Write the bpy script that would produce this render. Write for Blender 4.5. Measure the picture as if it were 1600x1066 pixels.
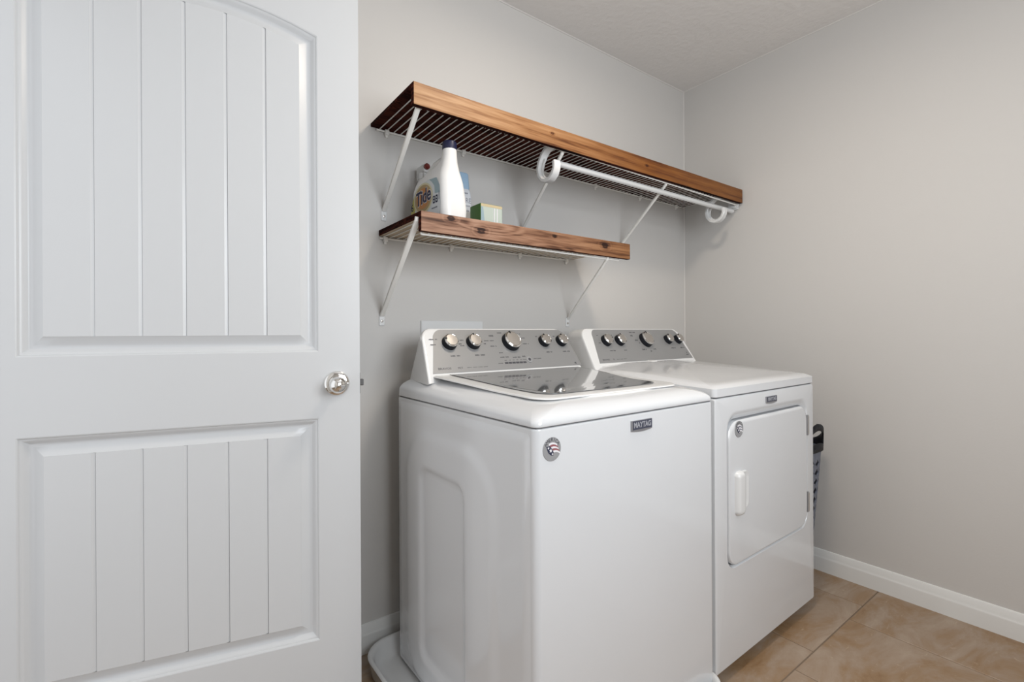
import bpy, bmesh, math, random
from mathutils import Vector, Matrix
random.seed(7)
sc = bpy.context.scene
COL = sc.collection
for o in list(bpy.data.objects): bpy.data.objects.remove(o)
R = math.radians
PI = math.pi

# ------------------------------------------------------------ camera, world, lights, exposure
cam_d = bpy.data.cameras.new('camera'); cam = bpy.data.objects.new('camera', cam_d); COL.objects.link(cam)
YAW, ROLL = R(36.45), R(-0.3)
f = Vector((math.sin(YAW), math.cos(YAW), 0)); r = Vector((math.cos(YAW), -math.sin(YAW), 0)); u = Vector((0, 0, 1))
r2 = r*math.cos(ROLL) + u*math.sin(ROLL); u2 = -r*math.sin(ROLL) + u*math.cos(ROLL)
m = Matrix.Identity(4)
for i in range(3):
    m[i][0] = r2[i]; m[i][1] = u2[i]; m[i][2] = -f[i]
m.translation = (0, 0, 1.08)
cam.matrix_world = m
cam_d.sensor_width = 36; cam_d.lens = 748*36/1600; cam_d.shift_y = -11.5/1600; cam_d.clip_start = 0.02
sc.camera = cam

w = bpy.data.worlds.new('world'); sc.world = w; w.use_nodes = True
bg = w.node_tree.nodes['Background']; bg.inputs[0].default_value = (0.95, 0.97, 1.0, 1); bg.inputs[1].default_value = 1.25

def area(name, loc, rot, sx, sy, power, col):
    d = bpy.data.lights.new(name, 'AREA'); d.shape = 'RECTANGLE'; d.size = sx; d.size_y = sy; d.energy = power; d.color = col
    o = bpy.data.objects.new(name, d); COL.objects.link(o); o.location = loc; o.rotation_euler = rot
    return o
# daylight entering through the window in the wall behind the camera
area('window_daylight', (0.80, -0.73, 1.55), (R(90), 0, 0), 1.10, 1.00, 29.5, (0.88, 0.94, 1.0))
LAMP_W = 10.0                                   # ceiling lamp, lit in its builder
sc.view_settings.view_transform = 'Standard'; sc.view_settings.look = 'None'
sc.view_settings.exposure = -0.08; sc.view_settings.gamma = 1.0; sc.view_settings.use_curve_mapping = False

# ------------------------------------------------------------ material helpers
def mat(name, col, rough=0.5, metal=0.0, coat=0.0, spec=None, bump=None, emit=None):
    m = bpy.data.materials.new(name); m.use_nodes = True
    nt = m.node_tree; b = nt.nodes['Principled BSDF']
    b.inputs['Base Color'].default_value = (*col, 1); b.inputs['Roughness'].default_value = rough
    b.inputs['Metallic'].default_value = metal
    if coat: b.inputs['Coat Weight'].default_value = coat; b.inputs['Coat Roughness'].default_value = 0.05
    if spec is not None: b.inputs['Specular IOR Level'].default_value = spec
    if emit: b.inputs['Emission Color'].default_value = (*emit[0], 1); b.inputs['Emission Strength'].default_value = emit[1]
    # every paint and plastic gets a faint procedural mottling
    tc = nt.nodes.new('ShaderNodeTexCoord'); nz = nt.nodes.new('ShaderNodeTexNoise')
    nz.inputs['Scale'].default_value = 9; nz.inputs['Detail'].default_value = 3
    nt.links.new(tc.outputs['Object'], nz.inputs['Vector'])
    mp = nt.nodes.new('ShaderNodeMapRange'); mp.inputs[3].default_value = max(0.0, rough-0.03); mp.inputs[4].default_value = min(1.0, rough+0.03)
    nt.links.new(nz.outputs['Fac'], mp.inputs[0]); nt.links.new(mp.outputs[0], b.inputs['Roughness'])
    if bump:
        sc_, st, dist = bump
        n2 = nt.nodes.new('ShaderNodeTexNoise'); n2.inputs['Scale'].default_value = sc_; n2.inputs['Detail'].default_value = 4
        nt.links.new(tc.outputs['Object'], n2.inputs['Vector'])
        bp = nt.nodes.new('ShaderNodeBump'); bp.inputs['Strength'].default_value = st; bp.inputs['Distance'].default_value = dist
        nt.links.new(n2.outputs['Fac'], bp.inputs['Height']); nt.links.new(bp.outputs[0], b.inputs['Normal'])
    return m

def ramp(nt, stops):
    n = nt.nodes.new('ShaderNodeValToRGB'); e = n.color_ramp.elements
    while len(e) < len(stops): e.new(0.5)
    for i, (p, c) in enumerate(stops): e[i].position = p; e[i].color = (*c, 1)
    return n

def wood(name, stops, seed=0.0, rough=0.38, ringscale=8.0, stretch=7.0, tint=None, wavew=0.2, spec=0.5, knots=()):
    m = bpy.data.materials.new(name); m.use_nodes = True; nt = m.node_tree; b = nt.nodes['Principled BSDF']
    L = nt.links.new
    tc = nt.nodes.new('ShaderNodeTexCoord')
    mp = nt.nodes.new('ShaderNodeMapping'); mp.inputs['Scale'].default_value = (1.0, stretch, stretch); mp.inputs['Location'].default_value = (seed, seed*0.7, seed*0.3)
    L(tc.outputs['Object'], mp.inputs['Vector'])
    # knots: distort the grain around sparse cells
    vo = nt.nodes.new('ShaderNodeTexVoronoi'); vo.inputs['Scale'].default_value = 2.2; vo.inputs['Randomness'].default_value = 0.9
    L(mp.outputs[0], vo.inputs['Vector'])
    kn = nt.nodes.new('ShaderNodeMapRange'); kn.inputs[1].default_value = 0.0; kn.inputs[2].default_value = 0.33; kn.inputs[3].default_value = 1.0; kn.inputs[4].default_value = 0.0
    L(vo.outputs['Distance'], kn.inputs[0])
    wv = nt.nodes.new('ShaderNodeTexWave'); wv.wave_type = 'BANDS'; wv.bands_direction = 'Z'
    wv.inputs['Scale'].default_value = ringscale*0.35; wv.inputs['Distortion'].default_value = 7.0; wv.inputs['Detail'].default_value = 3.0; wv.inputs['Detail Scale'].default_value = 0.55
    ad = nt.nodes.new('ShaderNodeVectorMath'); ad.operation = 'ADD'
    cb = nt.nodes.new('ShaderNodeCombineXYZ')
    mk = nt.nodes.new('ShaderNodeMath'); mk.operation = 'MULTIPLY'; mk.inputs[1].default_value = 0.5
    L(kn.outputs[0], mk.inputs[0]); L(mk.outputs[0], cb.inputs[2])
    L(mp.outputs[0], ad.inputs[0]); L(cb.outputs[0], ad.inputs[1]); L(ad.outputs[0], wv.inputs['Vector'])
    nz = nt.nodes.new('ShaderNodeTexNoise'); nz.inputs['Scale'].default_value = 3.0; nz.inputs['Detail'].default_value = 6
    mp2 = nt.nodes.new('ShaderNodeMapping'); mp2.inputs['Scale'].default_value = (3.0, 60, 60); L(tc.outputs['Object'], mp2.inputs['Vector'])
    L(mp2.outputs[0], nz.inputs['Vector'])
    n3 = nt.nodes.new('ShaderNodeTexNoise'); n3.inputs['Scale'].default_value = 2.4; n3.inputs['Detail'].default_value = 3
    mp3 = nt.nodes.new('ShaderNodeMapping'); mp3.inputs['Scale'].default_value = (1.5, 9, 9); mp3.inputs['Location'].default_value = (seed*1.3, 0, 0); L(tc.outputs['Object'], mp3.inputs['Vector'])
    L(mp3.outputs[0], n3.inputs['Vector'])
    def mul(a, k):
        q = nt.nodes.new('ShaderNodeMath'); q.operation = 'MULTIPLY'; L(a, q.inputs[0]); q.inputs[1].default_value = k; return q.outputs[0]
    def add(a, c):
        q = nt.nodes.new('ShaderNodeMath'); q.operation = 'ADD'; L(a, q.inputs[0]); L(c, q.inputs[1]); return q.outputs[0]
    v = add(add(mul(wv.outputs['Fac'], wavew), mul(nz.outputs['Fac'], 0.55)), mul(n3.outputs['Fac'], 0.60-wavew))
    k2 = nt.nodes.new('ShaderNodeMapRange'); k2.inputs[1].default_value = 0.0; k2.inputs[2].default_value = 0.10; k2.inputs[3].default_value = 0.55; k2.inputs[4].default_value = 0.0
    L(vo.outputs['Distance'], k2.inputs[0])
    sb = nt.nodes.new('ShaderNodeMath'); sb.operation = 'SUBTRACT'; L(v, sb.inputs[0]); L(k2.outputs[0], sb.inputs[1])
    val = sb.outputs[0]
    for kx, kz, kr in knots:
        sv = nt.nodes.new('ShaderNodeVectorMath'); sv.operation = 'SUBTRACT'; L(tc.outputs['Object'], sv.inputs[0]); sv.inputs[1].default_value = (kx, 0, kz)
        sk = nt.nodes.new('ShaderNodeVectorMath'); sk.operation = 'MULTIPLY'; L(sv.outputs[0], sk.inputs[0]); sk.inputs[1].default_value = (0.62/kr, 0, 1.0/kr)
        ln = nt.nodes.new('ShaderNodeVectorMath'); ln.operation = 'LENGTH'; L(sk.outputs[0], ln.inputs[0])
        wb = nt.nodes.new('ShaderNodeMath'); wb.operation = 'MULTIPLY_ADD'; L(nz.outputs['Fac'], wb.inputs[0]); wb.inputs[1].default_value = 0.9; L(ln.outputs['Value'], wb.inputs[2])
        km = nt.nodes.new('ShaderNodeMapRange'); km.inputs[1].default_value = 0.9; km.inputs[2].default_value = 2.0; km.inputs[3].default_value = 0.30; km.inputs[4].default_value = 0.0; L(wb.outputs[0], km.inputs[0])
        # growth rings squeezed around the knot
        rg = nt.nodes.new('ShaderNodeMath'); rg.operation = 'SINE'; rm = nt.nodes.new('ShaderNodeMath'); rm.operation = 'MULTIPLY'; L(wb.outputs[0], rm.inputs[0]); rm.inputs[1].default_value = 7.0; L(rm.outputs[0], rg.inputs[0])
        fa = nt.nodes.new('ShaderNodeMapRange'); fa.inputs[1].default_value = 1.2; fa.inputs[2].default_value = 3.4; fa.inputs[3].default_value = 0.06; fa.inputs[4].default_value = 0.0; L(wb.outputs[0], fa.inputs[0])
        rr_ = nt.nodes.new('ShaderNodeMath'); rr_.operation = 'MULTIPLY'; L(rg.outputs[0], rr_.inputs[0]); L(fa.outputs[0], rr_.inputs[1])
        for q_ in (km.outputs[0], rr_.outputs[0]):
            s2 = nt.nodes.new('ShaderNodeMath'); s2.operation = 'SUBTRACT'; L(val, s2.inputs[0]); L(q_, s2.inputs[1]); val = s2.outputs[0]
    rp = ramp(nt, stops); L(val, rp.inputs[0]); out = rp.outputs[0]
    if tint:    # stain darkens along the board: (x0, x1, colour multiplier at x1)
        sx = nt.nodes.new('ShaderNodeSeparateXYZ'); L(tc.outputs['Object'], sx.inputs[0])
        mr = nt.nodes.new('ShaderNodeMapRange'); mr.inputs[1].default_value = tint[0]; mr.inputs[2].default_value = tint[1]; L(sx.outputs[0], mr.inputs[0])
        mx = nt.nodes.new('ShaderNodeMix'); mx.data_type = 'RGBA'; mx.blend_type = 'MULTIPLY'; L(mr.outputs[0], mx.inputs[0]); L(out, mx.inputs[6]); mx.inputs[7].default_value = (*tint[2], 1)
        out = mx.outputs[2]
    L(out, b.inputs['Base Color']); b.inputs['Roughness'].default_value = rough; b.inputs['Specular IOR Level'].default_value = spec
    bp = nt.nodes.new('ShaderNodeBump'); bp.inputs['Strength'].default_value = 0.25; bp.inputs['Distance'].default_value = 0.002
    L(nz.outputs['Fac'], bp.inputs['Height']); L(bp.outputs[0], b.inputs['Normal'])
    return m

M = {}
M['wall'] = mat('wall_paint', (0.62, 0.60, 0.575), 0.6, bump=(140, 0.12, 0.002))
M['ceiling'] = mat('ceiling_texture', (0.80, 0.77, 0.74), 0.8, bump=(38, 0.5, 0.006))
M['trim'] = mat('trim_paint', (0.80, 0.80, 0.78), 0.35)
M['bead'] = mat('caulk', (0.72, 0.69, 0.66), 0.5)
M['door'] = mat('door_paint', (0.62, 0.63, 0.64), 0.32, bump=(120, 0.05, 0.001))
M['enamel'] = mat('white_enamel', (0.70, 0.71, 0.725), 0.16, coat=0.5)
M['plastic'] = mat('white_plastic', (0.74, 0.74, 0.735), 0.25, coat=0.2)
M['wire'] = mat('white_vinyl_wire', (0.86, 0.84, 0.80), 0.35)
M['chrome'] = mat('chrome', (0.80, 0.79, 0.77), 0.08, metal=1.0)
M['satin'] = mat('satin_metal', (0.50, 0.47, 0.44), 0.42, metal=0.9)
M['silver'] = mat('silver_panel', (0.30, 0.30, 0.30), 0.42, metal=0.3)
M['glass'] = mat('smoked_glass', (0.20, 0.205, 0.21), 0.04, coat=1.0, spec=0.9)
M['black'] = mat('black_plastic', (0.010, 0.011, 0.015), 0.5, spec=0.25)
M['gap'] = mat('dark_gasket', (0.12, 0.12, 0.125), 0.8)
M['ink'] = mat('dark_print', (0.06, 0.06, 0.07), 0.6)
M['badge'] = mat('badge_blue', (0.055, 0.06, 0.09), 0.35)
M['badge_rim'] = mat('badge_rim', (0.34, 0.34, 0.36), 0.35, metal=0.6)
M['letter'] = mat('badge_letter', (0.42, 0.43, 0.47), 0.4, metal=0.3)
M['sticker'] = mat('sticker_grey', (0.36, 0.36, 0.37), 0.45, metal=0.3)
M['red'] = mat('flag_red', (0.30, 0.10, 0.11), 0.5)
M['white'] = mat('print_white', (0.80, 0.78, 0.80), 0.5)
M['navy'] = mat('flag_navy', (0.02, 0.025, 0.06), 0.5)
M['hinge'] = mat('hinge_grey', (0.36, 0.36, 0.37), 0.4, metal=0.3)
M['jug'] = mat('jug_plastic', (0.80, 0.79, 0.775), 0.33)
M['cap'] = mat('navy_cap', (0.012, 0.014, 0.05), 0.35)
M['yellow'] = mat('label_yellow', (0.48, 0.44, 0.11), 0.5)
M['orange'] = mat('label_orange', (0.52, 0.22, 0.06), 0.5)
M['tan'] = mat('label_tan', (0.42, 0.30, 0.14), 0.5)
M['cream'] = mat('label_cream', (0.66, 0.62, 0.42), 0.5)
M['label'] = mat('label_white', (0.66, 0.69, 0.71), 0.45)
M['teal'] = mat('label_teal', (0.30, 0.40, 0.44), 0.45)
M['letters'] = mat('label_navy', (0.008, 0.01, 0.05), 0.5)
M['nozzle'] = mat('nozzle_red', (0.16, 0.018, 0.012), 0.3)
M['blue'] = mat('cap_blue', (0.31, 0.45, 0.60), 0.4)
M['pack'] = mat('pack_white', (0.62, 0.64, 0.68), 0.4)
M['grey'] = mat('pack_grey', (0.22, 0.23, 0.27), 0.5)
M['green'] = mat('carton_green', (0.075, 0.20, 0.035), 0.45)
M['carton'] = mat('carton_pale', (0.50, 0.56, 0.50), 0.3, coat=0.6)
M['cartonblue'] = mat('carton_blue', (0.08, 0.14, 0.30), 0.45)
M['kraft'] = mat('carton_edge', (0.55, 0.45, 0.27), 0.6)
M['basket'] = mat('basket_grey', (0.15, 0.165, 0.21), 0.45)
M['grout'] = mat('grout', (0.21, 0.155, 0.11), 0.9, bump=(200, 0.3, 0.002))
M['lamp'] = mat('lamp_glass', (0.9, 0.88, 0.82), 0.5, emit=((1.0, 0.86, 0.70), 6.0))
M['brass'] = mat('latch_metal', (0.16, 0.16, 0.16), 0.3, metal=0.8)
M['pane'] = mat('window_glass', (0.85, 0.9, 0.95), 0.05)

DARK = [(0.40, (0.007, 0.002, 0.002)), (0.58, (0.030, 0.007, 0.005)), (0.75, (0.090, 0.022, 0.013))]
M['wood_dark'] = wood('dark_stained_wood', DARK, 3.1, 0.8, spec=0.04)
M['fascia_up'] = wood('amber_stained_pine', [(0.34, (0.10, 0.034, 0.012)), (0.47, (0.27, 0.125, 0.050)), (0.58, (0.37, 0.195, 0.090)), (0.74, (0.48, 0.28, 0.145))], 1.7, 0.45, 5.0, 5.0, tint=(0.25, 1.05, (0.50, 0.32, 0.12)), wavew=0.14, spec=0.3, knots=((0.5285, -0.022, 0.006), (1.05, -0.03, 0.007)))
M['fascia_low'] = wood('brown_stained_pine', [(0.36, (0.028, 0.010, 0.006)), (0.47, (0.13, 0.060, 0.035)), (0.58, (0.28, 0.150, 0.095)), (0.74, (0.42, 0.255, 0.175))], 5.3, 0.48, 6.0, 5.0, tint=(0.2, 0.9, (0.70, 0.55, 0.33)), wavew=0.13, spec=0.3, knots=((0.2095, -0.034, 0.010), (0.10, -0.008, 0.009), (0.78, -0.022, 0.011), (0.52, -0.016, 0.005)))
M['wood_raw'] = wood('raw_pine', [(0.2, (0.42, 0.31, 0.20)), (0.55, (0.58, 0.46, 0.33)), (0.9, (0.68, 0.57, 0.43))], 2.2, 0.6)

def tile_mat():
    m = bpy.data.materials.new('travertine_tile'); m.use_nodes = True; nt = m.node_tree; b = nt.nodes['Principled BSDF']; L = nt.links.new
    tc = nt.nodes.new('ShaderNodeTexCoord'); oi = nt.nodes.new('ShaderNodeObjectInfo')
    ad = nt.nodes.new('ShaderNodeVectorMath'); ad.operation = 'MULTIPLY_ADD'
    L(oi.outputs['Location'], ad.inputs[0]); ad.inputs[1].default_value = (3.7, 5.1, 0); L(tc.outputs['Object'], ad.inputs[2])
    mp = nt.nodes.new('ShaderNodeMapping'); mp.inputs['Rotation'].default_value = (0, 0, R(35)); mp.inputs['Scale'].default_value = (1.0, 1.9, 1); L(ad.outputs[0], mp.inputs[0])
    n1 = nt.nodes.new('ShaderNodeTexNoise'); n1.inputs['Scale'].default_value = 3.2; n1.inputs['Detail'].default_value = 7; n1.inputs['Roughness'].default_value = 0.68; n1.inputs['Distortion'].default_value = 0.6
    L(mp.outputs[0], n1.inputs['Vector'])
    rp = ramp(nt, [(0.32, (0.235, 0.130, 0.058)), (0.43, (0.310, 0.198, 0.110)), (0.53, (0.350, 0.255, 0.180)), (0.70, (0.430, 0.340, 0.262))]); L(n1.outputs['Fac'], rp.inputs[0])
    n2 = nt.nodes.new('ShaderNodeTexNoise'); n2.inputs['Scale'].default_value = 24; n2.inputs['Detail'].default_value = 5; n2.inputs['Distortion'].default_value = 1.5; L(mp.outputs[0], n2.inputs['Vector'])
    r2_ = ramp(nt, [(0.66, (0, 0, 0)), (0.80, (0.8, 0.8, 0.8))]); L(n2.outputs['Fac'], r2_.inputs[0])
    mx = nt.nodes.new('ShaderNodeMix'); mx.data_type = 'RGBA'; L(r2_.outputs[0], mx.inputs[0]); L(rp.outputs[0], mx.inputs[6]); mx.inputs[7].default_value = (0.55, 0.44, 0.32, 1)
    L(mx.outputs[2], b.inputs['Base Color']); b.inputs['Roughness'].default_value = 0.42
    bp = nt.nodes.new('ShaderNodeBump'); bp.inputs['Strength'].default_value = 0.15; bp.inputs['Distance'].default_value = 0.003; L(n2.outputs['Fac'], bp.inputs['Height']); L(bp.outputs[0], b.inputs['Normal'])
    return m
M['tile'] = tile_mat()

# ------------------------------------------------------------ mesh helpers
def obj(name, bm, m, parent=None, smooth=None, loc=None, rotz=None):
    bmesh.ops.recalc_face_normals(bm, faces=bm.faces[:])
    me = bpy.data.meshes.new(name); bm.to_mesh(me); bm.free()
    for q in (m if isinstance(m, (list, tuple)) else [m]): me.materials.append(q)
    if smooth is not None:
        me.set_sharp_from_angle(angle=R(smooth))
        for p in me.polygons: p.use_smooth = True
    o = bpy.data.objects.new(name, me); COL.objects.link(o)
    if smooth is not None:
        wn_ = o.modifiers.new('flat_faces', 'WEIGHTED_NORMAL'); wn_.keep_sharp = True; wn_.weight = 50
    if parent: o.parent = parent
    if loc: o.location = loc
    if rotz: o.rotation_euler.z = rotz
    return o
def empty(name, loc, rz=0.0):
    o = bpy.data.objects.new(name, None); o.empty_display_size = 0.05; COL.objects.link(o); o.location = loc; o.rotation_euler.z = rz
    return o
def tag(o, label, cat=None, group=None):
    o['label'] = label
    if cat: o['category'] = cat
    if group: o['group'] = group
    return o
def structure(o, label=None):
    o['kind'] = 'structure'
    if label: o['label'] = label
    return o
def box(bm, x0, x1, y0, y1, z0, z1, bev=0.0, seg=2, mi=0):
    g = bmesh.ops.create_cube(bm, size=1.0); vs = g['verts']
    for v in vs:
        v.co = Vector(((x0+x1)/2+v.co.x*(x1-x0), (y0+y1)/2+v.co.y*(y1-y0), (z0+z1)/2+v.co.z*(z1-z0)))
    fs = list({q for v in vs for q in v.link_faces})
    for q in fs: q.material_index = mi
    if bev:
        es = list({e for v in vs for e in v.link_edges})
        bmesh.ops.bevel(bm, geom=es, offset=bev, segments=seg, affect='EDGES', profile=0.5)
    return bm
def bbox(*a, **k): return box(bmesh.new(), *a, **k)
def loft(bm, rings, close=True, cap0=True, cap1=True, mi=0):
    vr = [[bm.verts.new(p) for p in ring] for ring in rings]
    n = len(vr[0])
    for a, b in zip(vr, vr[1:]):
        for i in range(n if close else n-1):
            j = (i+1) % n
            fc = bm.faces.new((a[i], a[j], b[j], b[i])); fc.material_index = mi
    if cap0: bm.faces.new(vr[0][::-1]).material_index = mi
    if cap1: bm.faces.new(vr[-1]).material_index = mi
    return vr
def tube(bm, pts, rad, n=8, cap=True, mi=0, rx=None):
    """round tube; rx=(half width, half thickness, reference axis) makes a flat strap"""
    pts = [Vector(p) for p in pts]; rings = []
    for i, p in enumerate(pts):
        t = (pts[min(i+1, len(pts)-1)] - pts[max(i-1, 0)]).normalized()
        if rx:
            a = Vector(rx[2]); a = (a - t*a.dot(t)).normalized(); b = t.cross(a).normalized()
            w_, h_ = rx[0], rx[1]; c = min(w_, h_)*0.35
            prof = [(w_, h_-c), (w_-c, h_), (-w_+c, h_), (-w_, h_-c), (-w_, -h_+c), (-w_+c, -h_), (w_-c, -h_), (w_, -h_+c)]
            rings.append([p + a*x + b*y for x, y in prof])
        else:
            a = Vector((0, 0, 1)) if abs(t.z) < 0.9 else Vector((1, 0, 0))
            a = (a - t*a.dot(t)).normalized(); b = t.cross(a)
            rr = rad[i] if isinstance(rad, (list, tuple)) else rad
            rings.append([p + (a*math.cos(2*PI*k/n) + b*math.sin(2*PI*k/n))*rr for k in range(n)])
    loft(bm, rings, True, cap, cap, mi); return bm
def lathe(bm, prof, origin=(0, 0, 0), axis=(0, 0, 1), n=28, mi=0, cap0=True, cap1=True):
    """prof: (radius, distance along the axis)"""
    ax = Vector(axis).normalized(); a = Vector((1, 0, 0)) if abs(ax.x) < 0.9 else Vector((0, 1, 0)); a = (a - ax*a.dot(ax)).normalized(); b = ax.cross(a)
    o = Vector(origin)
    loft(bm, [[o + ax*h + (a*math.cos(2*PI*k/n)+b*math.sin(2*PI*k/n))*max(rr, 1e-5) for k in range(n)] for rr, h in prof], True, cap0, cap1, mi)
    return bm
def rrect(x0, x1, y0, y1, rad, n=5):
    """rounded rectangle outline; rad = single or (bl, br, tr, tl)"""
    rr = rad if isinstance(rad, (tuple, list)) else (rad,)*4
    out = []
    for (cx, cy, a0, q) in ((x0+rr[0], y0+rr[0], 180, rr[0]), (x1-rr[1], y0+rr[1], 270, rr[1]), (x1-rr[2], y1-rr[2], 0, rr[2]), (x0+rr[3], y1-rr[3], 90, rr[3])):
        for k in range(n+1):
            a = R(a0+90*k/n); out.append((cx+q*math.cos(a), cy+q*math.sin(a)))
    return out
def text(name, s, size, origin, xd, yd, m, parent, ext=0.0002, align='CENTER', shear=0.0, sx=1.0, bold=0.0):
    c = bpy.data.curves.new(name, 'FONT'); c.body = s; c.size = size; c.extrude = ext; c.offset = bold; c.align_x = align; c.align_y = 'CENTER'; c.shear = shear; c.resolution_u = 3
    t = bpy.data.objects.new(name, c); COL.objects.link(t)
    bpy.context.view_layer.update()
    me = bpy.data.meshes.new_from_object(t.evaluated_get(bpy.context.evaluated_depsgraph_get()))
    bpy.data.objects.remove(t); bpy.data.curves.remove(c)
    X = Vector(xd).normalized(); Y = Vector(yd).normalized(); Z = X.cross(Y); O = Vector(origin)
    for v in me.vertices: v.co = O + X*v.co.x*sx + Y*v.co.y + Z*v.co.z
    me.materials.clear(); me.materials.append(m)
    me.name = name
    o = bpy.data.objects.new(name, me); COL.objects.link(o); o.parent = parent
    return o

# ------------------------------------------------------------ the room
XR, YB, ZC, XL, YF = 2.415, 1.611, 2.452, -0.37, -0.75
TH = 0.10
def wall(name, boxes, label):
    bm = bmesh.new()
    for b_ in boxes: box(bm, *b_)
    return structure(obj(name, bm, M['wall']), label)
wall('wall_back', [(XL-TH, XR+TH, YB, YB+TH, 0, ZC)], 'warm grey painted wall behind the shelves and appliances')
wall('wall_right', [(XR, XR+TH, YF-TH, YB, 0, ZC)], 'warm grey painted wall right of the dryer')
DY0, DY1, DZ = 0.665, 1.520, 2.06             # doorway in the left wall
wall('wall_left', [(XL-TH, XL, YF-TH, DY0, 0, ZC), (XL-TH, XL, DY1, YB, 0, ZC), (XL-TH, XL, DY0, DY1, DZ, ZC)], 'warm grey painted wall with the doorway')
WX0, WX1, WZ0, WZ1 = 0.21, 1.39, 1.00, 2.10   # window in the front wall
wall('wall_front', [(XL, WX0, YF-TH, YF, 0, ZC), (WX1, XR, YF-TH, YF, 0, ZC), (WX0, WX1, YF-TH, YF, 0, WZ0), (WX0, WX1, YF-TH, YF, WZ1, ZC)], 'warm grey painted wall behind the camera with a window')
structure(obj('ceiling', bbox(XL-TH, XR+TH, YF-TH, YB+TH, ZC, ZC+0.08), M['ceiling']), 'grey ceiling with a light orange-peel texture')
fl = structure(obj('floor', bbox(XL-TH-1.2, XR+TH, YF-TH, YB+TH, -0.08, -0.0025), M['grout']), 'beige travertine tile floor with narrow brown grout')
# tiles: 18 inch squares laid in rows, every row shifted by a third
P_, G_ = 0.4515, 0.0045
def tile(x0, x1, y0, y1):
    bm = bmesh.new(); cx, cy = (x0+x1)/2, (y0+y1)/2; hx, hy = (x1-x0)/2, (y1-y0)/2
    e = 0.0018
    loft(bm, [[(-hx, -hy, -0.02), (hx, -hy, -0.02), (hx, hy, -0.02), (-hx, hy, -0.02)],
              [(-hx, -hy, -e), (hx, -hy, -e), (hx, hy, -e), (-hx, hy, -e)],
              [(-hx+e, -hy+e, 0), (hx-e, -hy+e, 0), (hx-e, hy-e, 0), (-hx+e, hy-e, 0)]])
    obj('tile', bm, M['tile'], fl, loc=(cx, cy, random.uniform(-0.0003, 0.0003)))
rows = [(-0.75, -0.203, 0.33), (-0.203, 0.2485, 1.777), (0.2485, 0.70, 1.635), (0.70, 1.1515, 1.777), (1.1515, YB, 1.635)]
for (y0, y1, xo) in rows:
    k = math.floor((XL-xo)/P_)
    while True:
        x0 = xo+k*P_; x1 = x0+P_; k += 1
        if x0 >= XR: break
        a, b_ = max(x0+G_/2, XL-TH), min(x1-G_/2, XR)
        if b_-a > 0.02: tile(a, b_, max(y0+G_/2, YF), min(y1-G_/2, YB))
# baseboards
BP = [(0.0, 0.0), (0.014, 0.0), (0.014, 0.058), (0.0125, 0.064), (0.0105, 0.067), (0.0105, 0.072), (0.0085, 0.078), (0.0075, 0.086), (0.0045, 0.0945), (0.0, 0.096)]
def baseboard(name, p0, p1, inward, label):
    bm = bmesh.new(); a, b_, n_ = Vector(p0), Vector(p1), Vector(inward)
    loft(bm, [[a+n_*d+Vector((0, 0, z)) for d, z in BP], [b_+n_*d+Vector((0, 0, z)) for d, z in BP]])
    structure(obj(name, bm, M['trim'], smooth=50), label)
baseboard('baseboard_right', (XR, YF+0.014, 0), (XR, YB-0.014, 0), (-1, 0, 0), 'white moulded baseboard under the right wall')
baseboard('baseboard_back', (XL, YB, 0), (XR, YB, 0), (0, -1, 0), 'white moulded baseboard along the back wall')
baseboard('baseboard_front', (XL, YF, 0), (XR, YF, 0), (0, 1, 0), 'white moulded baseboard behind the camera')
baseboard('baseboard_left', (XL, YF+0.014, 0), (XL, DY0-0.062, 0), (1, 0, 0), 'white moulded baseboard beside the doorway')
# caulk beads in the corners
for i, (a, b_) in enumerate((((XL, YB-0.001, ZC-0.001), (XR, YB-0.001, ZC-0.001)), ((XR-0.001, YF, ZC-0.001), (XR-0.001, YB, ZC-0.001)), ((XR-0.001, YB-0.001, 0.1), (XR-0.001, YB-0.001, ZC)))):
    structure(obj('trim_%d' % (i+1), tube(bmesh.new(), [a, b_], 0.0032, 8), M['bead']), 'thin light caulk line in the %s corner' % ('back ceiling', 'right ceiling', 'vertical back')[i])
# door casing
bm = bmesh.new()
for y0, y1, z0, z1 in ((DY0-0.06, DY0, 0, DZ+0.06), (DY1, DY1+0.06, 0, DZ+0.06), (DY0, DY1, DZ, DZ+0.06)): box(bm, XL-0.001, XL+0.014, y0, y1, z0, z1, 0.003)
for y0, y1, z0, z1 in ((DY0, DY0+0.018, 0, DZ), (DY1-0.010, DY1, 0, DZ), (DY0, DY1, DZ-0.018, DZ)): box(bm, XL-TH, XL, y0, y1, z0, z1)
structure(obj('trim_4', bm, M['trim']), 'white casing around the doorway')
# window behind the camera
wn = structure(empty('window_1', ((WX0+WX1)/2, YF, WZ0)), 'white framed window in the wall behind the camera')
hw = (WX1-WX0)/2; hh = WZ1-WZ0
bm = bmesh.new()
for a in ((-hw, -hw+0.03, 0, hh), (hw-0.03, hw, 0, hh), (-hw, hw, 0, 0.03), (-hw, hw, hh-0.03, hh)): box(bm, a[0], a[1], -0.09, -0.03, a[2], a[3], 0.003)
obj('window_frame', bm, M['trim'], wn)
obj('pane', bbox(-hw+0.03, hw-0.03, -0.072, -0.068, 0.03, hh-0.03), M['pane'], wn)
obj('window_sill', bbox(-hw-0.03, hw+0.03, -0.02, 0.03, -0.02, 0.0, 0.004), M['trim'], wn)

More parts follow.
